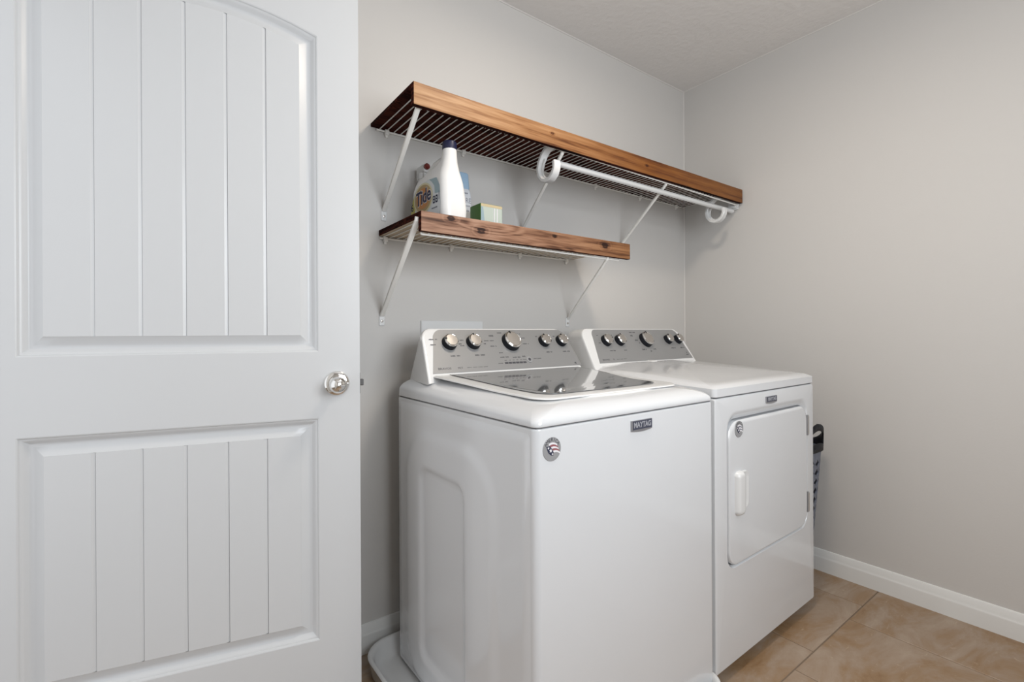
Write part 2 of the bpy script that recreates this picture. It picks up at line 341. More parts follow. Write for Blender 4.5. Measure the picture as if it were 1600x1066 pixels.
# ------------------------------------------------------------ open panel door
PHI = R(-13.6)
DW, DH = 0.815, 2.035
d_ray = 1.32
door_loc = (0.4465, 1.3115, 0.012)
DT = 0.035
ARC_H = 0.3065                                 # half chord of the arched top panel
def outline(d, kind, n=18):
    """panel outline, offset inwards by d: (x, z) in door space (x = 0 at the knob edge, negative towards the hinge)"""
    x0, x1 = -0.718+d, -0.105-d; xc = (x0+x1)/2
    if kind == 'low':
        z0, z1 = 0.252+d, 0.845-d
        top = [(x1+(x0-x1)*k/n, z1) for k in range(n+1)]
    else:
        z0 = 1.022+d
        rad = 0.80; ch = ARC_H; zc = 1.866-math.sqrt(rad*rad-ch*ch)
        rd = rad-d
        top = [(x1+(x0-x1)*k/n, zc+math.sqrt(rd*rd-(x1+(x0-x1)*k/n-xc)**2)) for k in range(n+1)]
    bot = [(x0+(x1-x0)*k/n, z0) for k in range(n+1)]
    return bot+top
door = bmesh.new()
# stiles and rails as one sheet around the two panel openings, then the back and the edges
def quad(bm, pts, mi=0):
    fc = bm.faces.new([bm.verts.new(p) for p in pts]); fc.material_index = mi; return fc
def sheet(bm, y):
    N = 18
    lo, up = outline(0, 'low', N), outline(0, 'up', N)
    xs0, xs1 = -0.718, -0.105
    quad(bm, [(-DW, y, 0), (xs0, y, 0), (xs0, y, DH), (-DW, y, DH)]); quad(bm, [(xs1, y, 0), (0, y, 0), (0, y, DH), (xs1, y, DH)])
    quad(bm, [(xs0, y, 0), (xs1, y, 0), (xs1, y, 0.252), (xs0, y, 0.252)])
    quad(bm, [(xs0, y, 0.845), (xs1, y, 0.845), (xs1, y, 1.022), (xs0, y, 1.022)])
    t = up[N+1:]
    for a, b_ in zip(t, t[1:]): quad(bm, [(a[0], y, a[1]), (b_[0], y, b_[1]), (b_[0], y, DH), (a[0], y, DH)])
sheet(door, 0.0); sheet(door, DT)
for a, b_ in (((0, 0), (0, DH)), ((0, DH), (-DW, DH)), ((-DW, DH), (-DW, 0)), ((-DW, 0), (0, 0))):
    quad(door, [(a[0], 0, a[1]), (b_[0], 0, b_[1]), (b_[0], DT, b_[1]), (a[0], DT, a[1])])
bmesh.ops.remove_doubles(door, verts=door.verts[:], dist=1e-5)
dob = structure(obj('door_1', door, M['door'], loc=door_loc, rotz=PHI), 'white two panel plank style door with arched upper panel and chrome knob')
PROF = [(0.0, 0.0), (0.0025, 0.0012), (0.0045, 0.0045), (0.0065, 0.0048), (0.011, 0.0080), (0.0155, 0.0142), (0.019, 0.0160), (0.023, 0.0160), (0.027, 0.0148), (0.044, 0.0058), (0.045, 0.0045)]
for kind in ('low', 'up'):
    for face in (1, -1):
        bm = bmesh.new()
        fy = (lambda d: d) if face == 1 else (lambda d: DT-d)
        loft(bm, [[(x, fy(dep), z) for x, z in outline(off, kind)] for off, dep in PROF], True, False, False)
        if face == -1:
            bm.faces.new([bm.verts.new((x, fy(0.0045), z)) for x, z in outline(0.045, kind)])
        obj('panel_moulding', bm, M['door'], dob, smooth=32)
    edges = [-0.150, -0.2285, -0.3155, -0.4035, -0.4915, -0.5815, -0.673]
    N = 6
    for a, b_ in zip(edges, edges[1:]):
        x1, x0 = a, b_
        def zt(x, dd=0.0):
            if kind == 'low': return 0.845-0.045-dd
            rad = 0.80; xc = (-0.718-0.105)/2; zc = 1.866-math.sqrt(rad*rad-ARC_H**2); rd = rad-0.045-dd
            return zc+math.sqrt(rd*rd-(x-xc)**2)
        zb = (0.252 if kind == 'low' else 1.022)+0.045
        rings = []
        for ins, y in ((0.0, 0.0095), (0.0004, 0.0068), (0.0074, 0.0045)):
            i0 = min(ins, 0.0006) if b_ != edges[-1] else 0; i1 = ins if a != edges[0] else 0
            xa, xb = x0+i0, x1-i1
            rings.append([(xa, y, zb), (xb, y, zb)] + [(xb+(xa-xb)*k/N, y, zt(xb+(xa-xb)*k/N)) for k in range(N+1)])
        bm = bmesh.new(); loft(bm, rings)
        obj('plank', bm, M['door'], dob)
# knob on the camera side: rose, neck and ball turned around the door's normal; the same on the far side
def knob(side):
    y = 0.0 if side < 0 else DT
    bm = bmesh.new()
    lathe(bm, [(0.0335, 0.0), (0.0335, 0.003), (0.031, 0.007), (0.026, 0.0095), (0.020, 0.0105)], (-0.060, y, 0.936), (0, side, 0), 36)
    rose = obj('knob_rose', bm, M['chrome'], dob, smooth=30)
    bm = bmesh.new()
    prof = [(0.0115, 0.008), (0.0115, 0.022), (0.014, 0.028)]
    for k in range(13):
        a = R(-52+142*k/12); prof.append((0.0215*math.cos(a), 0.049+0.0185*math.sin(a)))
    lathe(bm, prof, (-0.060, y, 0.936), (0, side, 0), 36)
    obj('knob', bm, M['chrome'], rose, smooth=40)
knob(-1); knob(1)
bm = bmesh.new(); box(bm, -0.001, 0.0015, 0.005, 0.030, 0.905, 0.962, 0.0008); box(bm, 0.0, 0.011, 0.011, 0.024, 0.926, 0.944, 0.002)
obj('latch', bm, M['brass'], dob)

# ------------------------------------------------------------ ceiling lamp (above the picture)
lm = tag(empty('ceiling_light', (1.10, 0.62, ZC)), 'round flush ceiling light above the appliances, outside the picture', 'light')
obj('lamp_base', lathe(bmesh.new(), [(0.15, 0.0), (0.15, 0.018), (0.142, 0.025)], (0, 0, 0), (0, 0, -1), 40), M['satin'], lm, smooth=40)
obj('lamp_shade', lathe(bmesh.new(), [(0.138, 0.022), (0.134, 0.04), (0.11, 0.062), (0.06, 0.076), (0.001, 0.08)], (0, 0, 0), (0, 0, -1), 40), M['lamp'], lm, smooth=60)
ld = bpy.data.lights.new('ceiling_bulb', 'AREA'); ld.shape = 'DISK'; ld.size = 0.26; ld.energy = LAMP_W; ld.color = (1.0, 0.88, 0.74)
lo = bpy.data.objects.new('ceiling_bulb', ld); COL.objects.link(lo); lo.location = (1.10, 0.62, ZC-0.09)

# ------------------------------------------------------------ shelves
def copies(o, name, locs):
    for p in locs:
        c = o.copy(); c.name = name; COL.objects.link(c); c.location = p
def brace(parent, top, foot, wdt=0.0075):
    t, b_ = Vector(top), Vector(foot)
    bm = bmesh.new()
    tube(bm, [t+Vector((0, -0.004, 0.010)), t, t+(b_-t)*0.5, b_+Vector((0, -0.012, 0.008)), b_+Vector((0, -0.003, 0.0))], 0, rx=(wdt, 0.0045, (1, 0, 0)))
    o = obj('brace', bm, M['wire'], parent)
    bm = bmesh.new(); box(bm, b_.x-0.010, b_.x+0.010, b_.y-0.003, b_.y, b_.z-0.036, b_.z+0.006, 0.0025)
    obj('brace_foot', bm, M['plastic'], o)
    obj('screw', lathe(bmesh.new(), [(0.0052, 0), (0.0045, 0.0018), (0.001, 0.0026)], (b_.x, b_.y-0.003, b_.z-0.020), (0, -1, 0), 12), M['satin'], o)
def shelf(name, label, x0, x1, zt, hb, yf, wires, clips, matf, mat_under, lip, wz, board_t):
    """origin on the wall at the left end of the board's top; local x along the wall, y = -distance from the wall"""
    t = tag(empty(name, (x0, YB, zt)), label, 'shelf', None)
    L_ = x1-x0; D_ = YB-yf
    bt = 0.018
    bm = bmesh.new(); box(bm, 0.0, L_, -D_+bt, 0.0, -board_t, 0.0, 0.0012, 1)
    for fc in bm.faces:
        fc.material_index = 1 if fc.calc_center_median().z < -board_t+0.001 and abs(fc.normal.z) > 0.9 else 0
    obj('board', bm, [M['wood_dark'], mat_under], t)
    bm = bmesh.new(); box(bm, 0.0, L_, -D_, -D_+bt, -hb[0], 0.0, 0.0016, 2)
    for v in bm.verts:      # the fascia is a touch taller at one end
        s = v.co.x/L_
        if v.co.z > -0.01: v.co.z += (hb[1])*s
        else: v.co.z += hb[2]*s
    bm.normal_update()
    for fc in bm.faces: fc.material_index = 0 if fc.normal.y < -0.9 and fc.calc_area() > 1e-3 else 1
    obj('fascia', bm, [matf, M['wood_dark']], t)
    # wire shelf below the board
    wx0, wx1, wn_ = wires; yb, yl = -0.006, -D_+bt+0.006
    rod = lambda pts, rr, nm='rod': obj(nm, tube(bmesh.new(), pts, rr, 8), M['wire'], t)
    rod([(wx0-0.012, yb, wz-0.004), (wx1+0.004, yb, wz-0.004)], 0.0034, 'back_rod')
    rod([(wx0, yl+0.022, wz-0.004), (wx1, yl+0.022, wz-0.004)], 0.0026, 'front_rod')
    rod([(wx0, yl, lip[0]), (wx1, yl, lip[1])], 0.0034, 'lip_rod')
    first = None
    for k in range(wn_):
        x = wx0+(wx1-wx0)*k/(wn_-1)
        if first is None:
            first = obj('wire', tube(bmesh.new(), [(0, yb, 0), (0, yl+0.004, 0), (0, yl, -0.003), (0, yl, (lip[0]+lip[1])/2-wz)], 0.0019, 6), M['wire'], t, loc=(x, 0, wz))
        else:
            c = first.copy(); COL.objects.link(c); c.location = (x, 0, wz)
    for cx in clips:
        bm = bmesh.new(); box(bm, cx-x0-0.008, cx-x0+0.008, -0.014, 0, wz-0.016, wz+0.002, 0.003); box(bm, cx-x0-0.005, cx-x0+0.005, -0.007, 0, wz-0.024, wz-0.014, 0.002)
        obj('wall_clip', bm, M['wire'], t)
    return t
ZU = 1.8065
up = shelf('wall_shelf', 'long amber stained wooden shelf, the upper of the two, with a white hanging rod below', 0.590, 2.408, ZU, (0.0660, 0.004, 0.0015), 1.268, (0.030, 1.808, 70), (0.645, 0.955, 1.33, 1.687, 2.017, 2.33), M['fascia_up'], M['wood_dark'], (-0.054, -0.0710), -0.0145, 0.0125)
LOF = lambda x, y, z, t: (x-t.location.x, y-t.location.y, z-t.location.z)
brace(up, LOF(0.618, 1.300, 1.744, up), LOF(0.635, YB, 1.512, up))
brace(up, LOF(1.192, 1.300, 1.738, up), LOF(1.238, YB, 1.512, up), 0.0062)
brace(up, LOF(1.811, 1.300, 1.736, up), LOF(1.862, YB, 1.512, up), 0.0062)
ZL = 1.4415
lw = shelf('wall_shelf', 'short brown stained wooden shelf, the lower of the two, holding the laundry bottles', 0.617, 1.545, ZL, (0.0590, 0.000, -0.003), 1.280, (0.012, 0.885, 35), (0.638, 0.90, 1.229, 1.495), M['fascia_low'], M['wood_raw'], (-0.0635, -0.0665), -0.0235, 0.020)
brace(lw, LOF(0.617, 1.303, 1.416, lw), LOF(0.626, YB, 1.146, lw), 0.0085)
brace(lw, LOF(1.432, 1.303, 1.372, lw), LOF(1.505, YB, 1.146, lw), 0.0055)
# rod hooks on the upper shelf: broad plastic J straps; the wall bracket at the right end
HK = [(1.335, 1.752), (1.352, 1.738), (1.368, 1.715), (1.375, 1.690), (1.368, 1.664), (1.352, 1.646), (1.330, 1.638), (1.308, 1.642), (1.292, 1.655), (1.284, 1.672), (1.283, 1.688), (1.286, 1.698)]
for hx in (1.150, 2.262):
    bm = bmesh.new()
    tube(bm, [(hx, 1.300, 1.758), (hx, 1.318, 1.758)] + [(hx, y, z) for y, z in HK], 0, rx=(0.0150, 0.0072, (1, 0, 0)))
    for v in bm.verts: v.co = Vector(LOF(v.co.x, v.co.y, v.co.z, up))
    hk = obj('rod_hook', bm, M['plastic'], up, smooth=40)
    bm = bmesh.new()    # inner rib that stiffens the bend
    tube(bm, [LOF(hx, y*0.80+1.330*0.20, z*0.80+1.672*0.20, up) for y, z in HK[1:10]], 0, rx=(0.003, 0.007, (1, 0, 0)))
    obj('rib', bm, M['plastic'], hk, smooth=40)
bm = bmesh.new(); box(bm, XR-0.026, XR-0.0005, 1.296, 1.338, 1.722, 1.7405, 0.004); box(bm, XR-0.010, XR-0.0005, 1.290, 1.345, 1.716, 1.760, 0.004)
for v in bm.verts: v.co = Vector(LOF(v.co.x, v.co.y, v.co.z, up))
obj('end_bracket', bm, M['plastic'], up)
rodt = tag(empty('hanging_rod', (1.178, 1.318, 1.7065)), 'white closet rod resting in two hooks under the upper shelf', 'rod')
obj('tube', tube(bmesh.new(), [(0.0, 0, 0), (1.215, 0, 0.003)], 0.0112, 20), M['plastic'], rodt, smooth=40)
obj('end_cap', lathe(bmesh.new(), [(0.0122, 0), (0.0122, 0.012), (0.010, 0.015)], (0.006, 0, 0), (-1, 0, 0), 20), M['plastic'], rodt, smooth=40)
obj('end_cap', lathe(bmesh.new(), [(0.0122, 0), (0.0122, 0.012), (0.010, 0.015)], (1.207, 0, 0.003), (1, 0, 0), 20), M['plastic'], rodt, smooth=40)

# ------------------------------------------------------------ appliances
def ring_xy(x0, x1, y0, y1, rad, z, n=5):
    return [(x, y, z(x, y) if callable(z) else z) for x, y in rrect(x0, x1, y0, y1, rad, n)]
class Panel:      # the sloping control panel of a console, in the appliance's space
    def __init__(s, v0, z0, lean): s.v0, s.z0, s.l = v0, z0, lean; k = math.hypot(1, lean); s.up = Vector((0, lean/k, 1/k)); s.n = Vector((0, -1/k, lean/k))
    def __call__(s, x, z, o=0.0): return Vector((x, s.v0+s.l*(z-s.z0), z)) + s.n*o
def console(parent, pn, xl, xr, ztop, yback, inset, rt, face):
    """white housing whose front carries the silver panel"""
    z0 = pn.z0-0.022
    def outl(dx, dz, ins, rad):
        pts = [(xl+dx, z0), (xr-dx, z0)]
        n = 7; zt = ztop-dz
        a0, a1 = xr-dx-ins, xl+dx+ins
        out = [(xl+dx, z0), (xr-dx, z0)]
        for k in range(n+1):
            a = R(90*k/n); out.append((a0-rad+rad*math.cos(a)*1.0, zt-rad+rad*math.sin(a)))
        for k in range(n+1):
            a = R(90+90*k/n); out.append((a1+rad+rad*math.cos(a), zt-rad+rad*math.sin(a)))
        return out
    bm = bmesh.new()
    fr = lambda o, off: [pn(x, z, off) for x, z in o]
    bk = lambda o, y: [(x, y, z) for x, z in o]
    o0, o1, o2 = outl(0.010, 0.010, inset, rt-0.008), outl(0.003, 0.003, inset, rt-0.002), outl(0.0, 0.0, inset, rt)
    o3 = outl(0.016, 0.010, inset+0.010, rt)
    rings = [fr(o0, 0.0), fr(o1, -0.003), fr(o2, -0.010), bk(o3, yback-0.02), bk(outl(0.024, 0.02, inset+0.01, rt), yback)]
    loft(bm, rings)
    c = obj('console', bm, M['plastic'], parent, smooth=35)
    bm = bmesh.new()
    loft(bm, [[pn(x, z, -0.002) for x, z in face], [pn(x, z, 0.0012) for x, z in face]])
    obj('control_panel', bm, M['silver'], parent)
    return c
def face_poly(xa, xb, za, zb, xc, xd, rad, n=6):
    """bottom xa..xb at za, top xc..xd at zb, rounded upper corners"""
    out = [(xa, za), (xb, za)]
    for k in range(n+1):
        a = R(90*k/n); out.append((xd-rad+rad*math.cos(a), zb-rad+rad*math.sin(a)))
    for k in range(n+1):
        a = R(90+90*k/n); out.append((xc+rad+rad*math.cos(a), zb-rad+rad*math.sin(a)))
    return out
def dial(parent, pn, x, z, rad, ang, hgt=0.021):
    o = pn(x, z, 0.001)
    k = obj('knob', lathe(bmesh.new(), [(rad*1.08, 0), (rad*1.06, 0.004), (rad*1.0, hgt-0.004), (rad*0.96, hgt)], o, pn.n, 32), M['black'], parent, smooth=40)
    bm = lathe(bmesh.new(), [(rad*0.99, hgt-0.004), (rad*0.97, hgt+0.001), (rad*0.84, hgt+0.0035), (rad*0.80, hgt+0.003)], o, pn.n, 32, cap0=True, cap1=False)
    obj('chrome_ring', bm, M['chrome'], k, smooth=30)
    obj('knob_face', lathe(bmesh.new(), [(rad*0.81, hgt+0.0020), (rad*0.80, hgt+0.0032), (rad*0.5, hgt+0.0036), (rad*0.01, hgt+0.0038)], o, pn.n, 32), M['satin'], k, smooth=60)
    dx = Vector((1, 0, 0))*math.cos(ang) + pn.up*math.sin(ang); sd = pn.n.cross(dx)
    c = o + pn.n*(hgt+0.0035) + dx*rad*0.84
    bm = bmesh.new(); ring = [c+dx*a*rad*0.14+sd*b_*rad*0.075 for a, b_ in ((-1, -1), (1, -1), (1, 1), (-1, 1))]
    loft(bm, [[p-pn.n*0.003 for p in ring], [p+pn.n*0.0006 for p in ring]])
    obj('indicator', bm, M['black'], k)
def marks(parent, pn, lst):
    """small printed legends, too fine to read, as flat print"""
    bm = bmesh.new()
    for x, z, w_, h_ in lst:
        n = max(2, int(w_/0.0042)); st = w_/n
        for i in range(n):
            if n > 4 and i % 5 == 4: continue
            xa = x-w_/2+i*st; hh_ = h_*random.uniform(0.6, 1.0)
            ring = [pn(xx, zz, 0.0013) for xx, zz in ((xa, z-hh_/2), (xa+st*0.72, z-hh_/2), (xa+st*0.72, z+hh_/2), (xa, z+hh_/2))]
            bm.faces.new([bm.verts.new(p) for p in ring])
    o = obj('printed_legends', bm, M['ink'], parent); o['kind'] = 'stuff'
def badge(parent, x0, x1, z0, z1, y):
    bm = bmesh.new(); n = 10
    pts = [(x0+(x1-x0)*k/n, z0-0.0035*math.sin(PI*k/n)) for k in range(n+1)] + [(x1, z1), (x0, z1)]
    loft(bm, [[(x, y, z) for x, z in pts], [(x, y-0.004, z) for x, z in pts]])
    b_ = obj('badge', bm, M['badge_rim'], parent); b_['label'] = 'dark blue metal name badge reading MAYTAG'
    e = 0.003
    pts = [(x0+e*1.6, z0+e), (x1-e*0.6, z0+e), (x1-e*0.6, z1-e*0.4), (x0+e*1.6, z1-e*0.4)]
    bm = bmesh.new(); loft(bm, [[(x, y-0.0035, z) for x, z in pts], [(x, y-0.0052, z) for x, z in pts]])
    obj('badge_face', bm, M['badge'], b_)
    text('lettering', 'MAYTAG', (z1-z0)*0.74, ((x0+x1)/2, y-0.0052, (z0+z1)/2+0.001), (1, 0, 0), (0, 0, 1), M['letter'], b_, 0.0005, sx=0.90, bold=0.0006)
def sticker(parent, x, z, rad, y, coloured):
    o = (x, y, z)
    s = obj('round_emblem', lathe(bmesh.new(), [(rad, 0), (rad, 0.0008), (rad*0.98, 0.0012)], o, (0, -1, 0), 40), M['sticker'], parent)
    s['label'] = 'round grey emblem with a waving striped flag and a star'
    yy = y-0.0013
    def flat(name, pts, m, dy=0.0):
        bm = bmesh.new(); bm.faces.new([bm.verts.new((x+px*rad, yy-dy, z+pz*rad)) for px, pz in pts]); obj(name, bm, m, s)
    white = M['white']; dark = M['red'] if coloured else M['grey']
    for i in range(5):      # five wavy stripes running up to the right, each curved
        n = 8; top = []; bot = []
        for k in range(n+1):
            q = k/n; px = -0.35+0.92*q + 0.08*i; base = 0.46-0.17*i + 0.14*math.sin(PI*(q*0.95+0.05)) - 0.10*q
            if px*px+base*base > 0.50: px *= 0.97
            top.append((px, base)); bot.append((px+0.02, base-0.165))
        flat('flag_stripe', top+bot[::-1], white if i % 2 == 0 else dark)
    flat('flag_canton', [(-0.62, 0.26), (-0.28, 0.30), (0.02, 0.0), (0.16, -0.30), (0.12, -0.55), (-0.10, -0.52), (-0.38, -0.30), (-0.55, 0.0)], M['navy'], 0.0004)
    def star(cx, cz, q, name='star'):
        pts = [(cx+q*(1 if k % 2 == 0 else 0.42)*math.cos(R(90+36*k)), cz+q*(1 if k % 2 == 0 else 0.42)*math.sin(R(90+36*k))) for k in range(10)]
        flat(name, pts, white, 0.0008)
    star(-0.17, -0.10, 0.20); star(-0.42, 0.14, 0.13); star(0.02, -0.40, 0.12)
    word = 'AMERICA'
    for i, ch in enumerate(word):
        a = R(148-116*i/(len(word)-1)); c = Vector((x+0.79*rad*math.cos(a), yy, z+0.79*rad*math.sin(a)))
        text('letter', ch, rad*0.44, c, (math.sin(a), 0, -math.cos(a)), (math.cos(a), 0, math.sin(a)), M['ink'], s, 0.0001)

# ---- washing machine
WW, WD = 0.688, 0.716
ws = tag(empty('washing_machine', (0.641, 0.786, 0.0), 0.0079), 'white top-load washing machine with smoked glass lid, standing in the drain pan', 'washer')
bm = bmesh.new()
rings = []
for ins, z in ((0.012, 0.013), (0.004, 0.016), (0.0, 0.024), (0.0, 0.870), (0.0012, 0.8740), (0.004, 0.8755)):
    rings.append(ring_xy(ins, WW-ins, ins, WD-ins, 0.016, z))
loft(bm, rings); obj('cabinet', bm, M['enamel'], ws, smooth=35)
obj('seam', bbox(0.007, WW-0.007, 0.007, WD-0.007, 0.870, 0.884), M['gap'], ws)
# pressed side panel with the arched rib and the inner slot
NS, NZ = 70, 90
bm = bmesh.new(); grid = []
def sd_rr(p, q, cx, cz, hx, hz, rad):
    a, b_ = abs(p-cx)-hx+rad, abs(q-cz)-hz+rad
    return math.hypot(max(a, 0), max(b_, 0)) + min(max(a, b_), 0) - rad
def sm(x, a, b_):
    t_ = min(1, max(0, (x-a)/(b_-a))); return t_*t_*(3-2*t_)
for i in range(NS+1):
    row = []
    for j in range(NZ+1):
        v_ = 0.017+(WD-0.034)*i/NS; z_ = 0.03+0.835*j/NZ; y_ = v_+0.786
        h = 0.0055*sm(-sd_rr(y_, z_, 1.175, 0.40, 0.262, 0.405, 0.16), 0.0, 0.040)
        h -= 0.0105*sm(-sd_rr(y_, z_, 1.195, 0.40, 0.132, 0.292, 0.045), 0.0, 0.022)
        h = max(h, -0.004)
        e = min(1, min(i, NS-i)/2, min(j, NZ-j)/2)
        row.append(bm.verts.new((-0.0048*e-h*e+0.0005, v_, z_)))
    grid.append(row)
for i in range(NS):
    for j in range(NZ): bm.faces.new((grid[i][j], grid[i][j+1], grid[i+1][j+1], grid[i+1][j]))
obj('side_panel', bm, M['enamel'], ws, smooth=60)
# crowned top deck
def crown(k, v):
    return 0.886 + 0.033*k + sm(v, -0.05, 0.62)*(0.014+0.019*k)
bm = bmesh.new()
rings = [ring_xy(0.002, WW-0.002, 0.002, WD-0.002, 0.016, 0.8775, 6), ring_xy(0, WW, 0, WD, 0.018, 0.880, 6)]
for ix, iy, k in ((0.0, 0.0, 0.0), (0.003, 0.002, 0.18), (0.010, 0.006, 0.36), (0.022, 0.014, 0.55), (0.040, 0.024, 0.73), (0.062, 0.036, 0.87), (0.088, 0.050, 0.96), (0.115, 0.070, 1.0), (0.16, 0.12, 1.0), (0.22, 0.20, 1.0), (0.30, 0.30, 1.0)):
    rings.append([(x, y, crown(k, y)) for x, y in rrect(ix, WW-ix, iy, WD-iy, 0.020+ix*0.35 if ix < 0.12 else 0.035, 6)])
loft(bm, rings); obj('top_deck', bm, M['enamel'], ws, smooth=60)
pw = Panel(0.536, 0.953, 0.634)
# lid: white frame, glass, finger lip
def lid_out(ins, zoff, hb=0.306, hf=0.278, y0=0.060, y1=0.540, rad=0.055):
    cx = WW/2; n = 7; out = []
    y0 += ins; y1 -= ins*0.3; hb -= ins; hf -= ins; rad = max(0.012, rad-ins*0.4)
    side = lambda t: hf+(hb-hf)*t
    for sx in (-1, 1):
        pts = []
        for k in range(n+1):
            a = R(90*k/n) if sx == 1 else R(90-90*k/n)
            px = sx*(hf-rad+rad*math.sin(a)) if True else 0
            pts.append((cx+px, y0+rad-rad*math.cos(a)))
        out += pts
        if sx == 1:
            for k in range(1, 8):
                t = k/7; out.append((cx+side(sm(t, 0, 1.0)), y0+rad+(y1-y0-rad)*t))
    for k in range(7, 0, -1):
        t = k/7; out.append((cx-side(sm(t, 0, 1.0)), y0+rad+(y1-y0-rad)*t))
    return [(x, y, crown(1.0, y)+zoff*0.6-0.005*sm(y, 0.08, 0.26)) for x, y in out]
bm = bmesh.new(); loft(bm, [lid_out(0.012, -0.002), lid_out(0.004, 0.0), lid_out(0.0, 0.004), lid_out(0.002, 0.009), lid_out(0.010, 0.0115), lid_out(0.05, 0.0095), lid_out(0.12, 0.004)])
obj('lid', bm, M['plastic'], ws, smooth=40)
def glass_out(zo): return [(x if x > WW/2 else WW/2+(x-WW/2)*(1-0.17*sm(y, 0.15, 0.53)), y, z) for x, y, z in lid_out(0.0, zo, 0.300, 0.228, 0.100, 0.533, 0.05)]
bm = bmesh.new(); loft(bm, [glass_out(0.0125), glass_out(0.0142)])
obj('lid_glass', bm, M['glass'], ws)
bm = bmesh.new()
tube(bm, [(0.17, 0.068, 0.9185), (0.22, 0.063, 0.9190), (0.28, 0.059, 0.9192), (0.34, 0.058, 0.9192), (0.40, 0.059, 0.9192), (0.46, 0.063, 0.9190), (0.515, 0.068, 0.9185)], [0.001, 0.004, 0.0055, 0.006, 0.0055, 0.004, 0.001], 10)
obj('lid_lip', bm, M['plastic'], ws, smooth=60)
console(ws, pw, 0.016, WW-0.006, 1.102, 0.702, 0.018, 0.045, face_poly(0.040, 0.679, 0.957, 1.0935, 0.074, 0.664, 0.038))
for x, rad, ang in ((0.129, 0.0245, 165), (0.221, 0.0245, 100), (0.380, 0.0340, 105), (0.536, 0.0225, 115), (0.623, 0.0225, 115)): dial(ws, pw, x, 1.049, rad, R(ang))
text('model_name', 'BRAVOS', 0.0105, pw(0.085, 0.970, 0.0014), (1, 0, 0), pw.up, M['ink'], ws, 0.0001, sx=1.2)
text('model_code', 'MCT', 0.009, pw(0.142, 0.970, 0.0014), (1, 0, 0), pw.up, M['ink'], ws, 0.0001)
bar = bmesh.new()
n_ = 6
for k in range(n_):
    xa = 0.322+0.016*k; ring = [pw(xx, zz, 0.0013) for xx, zz in ((xa, 0.975), (xa+0.0145, 0.975), (xa+0.0145, 0.981), (xa, 0.981))]
    bar.faces.new([bar.verts.new(p) for p in ring])
obj('status_bar', bar, M['ink'], ws)
marks(ws, pw, [(0.075, 1.062, 0.030, 0.004), (0.070, 1.045, 0.020, 0.004), (0.138, 1.008, 0.036, 0.005), (0.180, 1.058, 0.016, 0.004), (0.176, 1.040, 0.016, 0.004), (0.233, 1.008, 0.040, 0.005), (0.170, 1.046, 0.012, 0.004), (0.268, 1.045, 0.010, 0.004),
    (0.305, 1.072, 0.020, 0.006), (0.292, 1.055, 0.045, 0.004), (0.300, 1.036, 0.026, 0.005), (0.322, 1.013, 0.016, 0.004), (0.345, 1.082, 0.020, 0.004), (0.425, 1.078, 0.026, 0.004), (0.444, 1.063, 0.016, 0.004), (0.447, 1.042, 0.028, 0.004), (0.330, 0.998, 0.036, 0.004), (0.382, 0.996, 0.034, 0.004), (0.415, 0.998, 0.014, 0.006),
    (0.305, 0.978, 0.020, 0.004), (0.330, 0.987, 0.010, 0.003), (0.348, 0.987, 0.008, 0.003), (0.364, 0.987, 0.008, 0.003), (0.380, 0.987, 0.008, 0.003), (0.398, 0.987, 0.008, 0.003), (0.413, 0.987, 0.014, 0.003), (0.543, 1.010, 0.030, 0.005), (0.630, 1.010, 0.036, 0.005), (0.510, 1.068, 0.010, 0.004), (0.598, 1.068, 0.010, 0.004), (0.652, 0.966, 0.010, 0.007), (0.208, 0.970, 0.080, 0.002)])
obj('button', lathe(bmesh.new(), [(0.0125, 0), (0.012, 0.002), (0.009, 0.0025)], pw(0.434, 0.986, 0.001), pw.n, 24), M['hinge'], ws, smooth=40)
obj('button_centre', lathe(bmesh.new(), [(0.006, 0), (0.0055, 0.0012)], pw(0.434, 0.986, 0.0032), pw.n, 16), M['ink'], ws)
text('button_text', 'start pause', 0.008, pw(0.473, 0.989, 0.0014), (1, 0, 0), pw.up, M['ink'], ws, 0.0001)
badge(ws, 0.309, 0.390, 0.8335, 0.8590, 0.0)
sticker(ws, 0.0455, 0.8285, 0.0262, 0.0, True)

# ---- dryer
DDW, DDD = 0.712, 0.720
dr = tag(empty('clothes_dryer', (1.3464, 0.7954, 0.0), 0.0142), 'white front-load clothes dryer with a hinged door, right of the washer', 'dryer')
FB = 0.030     # depth of the front panel around the door
bm = bmesh.new(); rings = []
for ins, z in ((0.010, 0.040), (0.003, 0.042), (0.0, 0.048), (0.0, 0.874), (0.0012, 0.8785), (0.004, 0.8797)):
    rings.append([(x, y, z) for x, y in rrect(ins, DDW-ins, FB, DDD-ins, (0.002, 0.002, 0.014, 0.014))])
loft(bm, rings); obj('cabinet', bm, M['enamel'], dr, smooth=35)
# front panel with the recess for the door
zd0, zd1, ud0, ud1 = 0.341, 0.822, 0.066, 0.650
def dro(ins, top=0.0, n=6): return rrect(ud0+ins, ud1-ins, zd0+ins, zd1-ins-top, (0.048, 0.052, 0.052, 0.060), n)
def front_outline(ins, zlo=0.040, zhi=0.8797, n=6): return rrect(ins, DDW-ins, zlo+ins, zhi-ins, 0.006, n)
bm = bmesh.new()
rings = [[(x, FB, z) for x, z in front_outline(0)], [(x, 0.012, z) for x, z in front_outline(0)], [(x, 0.004, z) for x, z in front_outline(0.0015)], [(x, 0.0, z) for x, z in front_outline(0.008)],
         [(x, 0.0, z) for x, z in dro(-0.010)], [(x, 0.0, z) for x, z in dro(-0.002, -0.004)], [(x, 0.003, z) for x, z in dro(0.0)], [(x, 0.0125, z) for x, z in dro(0.0035, 0.013)], [(x, 0.026, z) for x, z in dro(0.005, 0.016)]]
loft(bm, rings, True, False, False); obj('front_panel', bm, M['enamel'], dr, smooth=35)
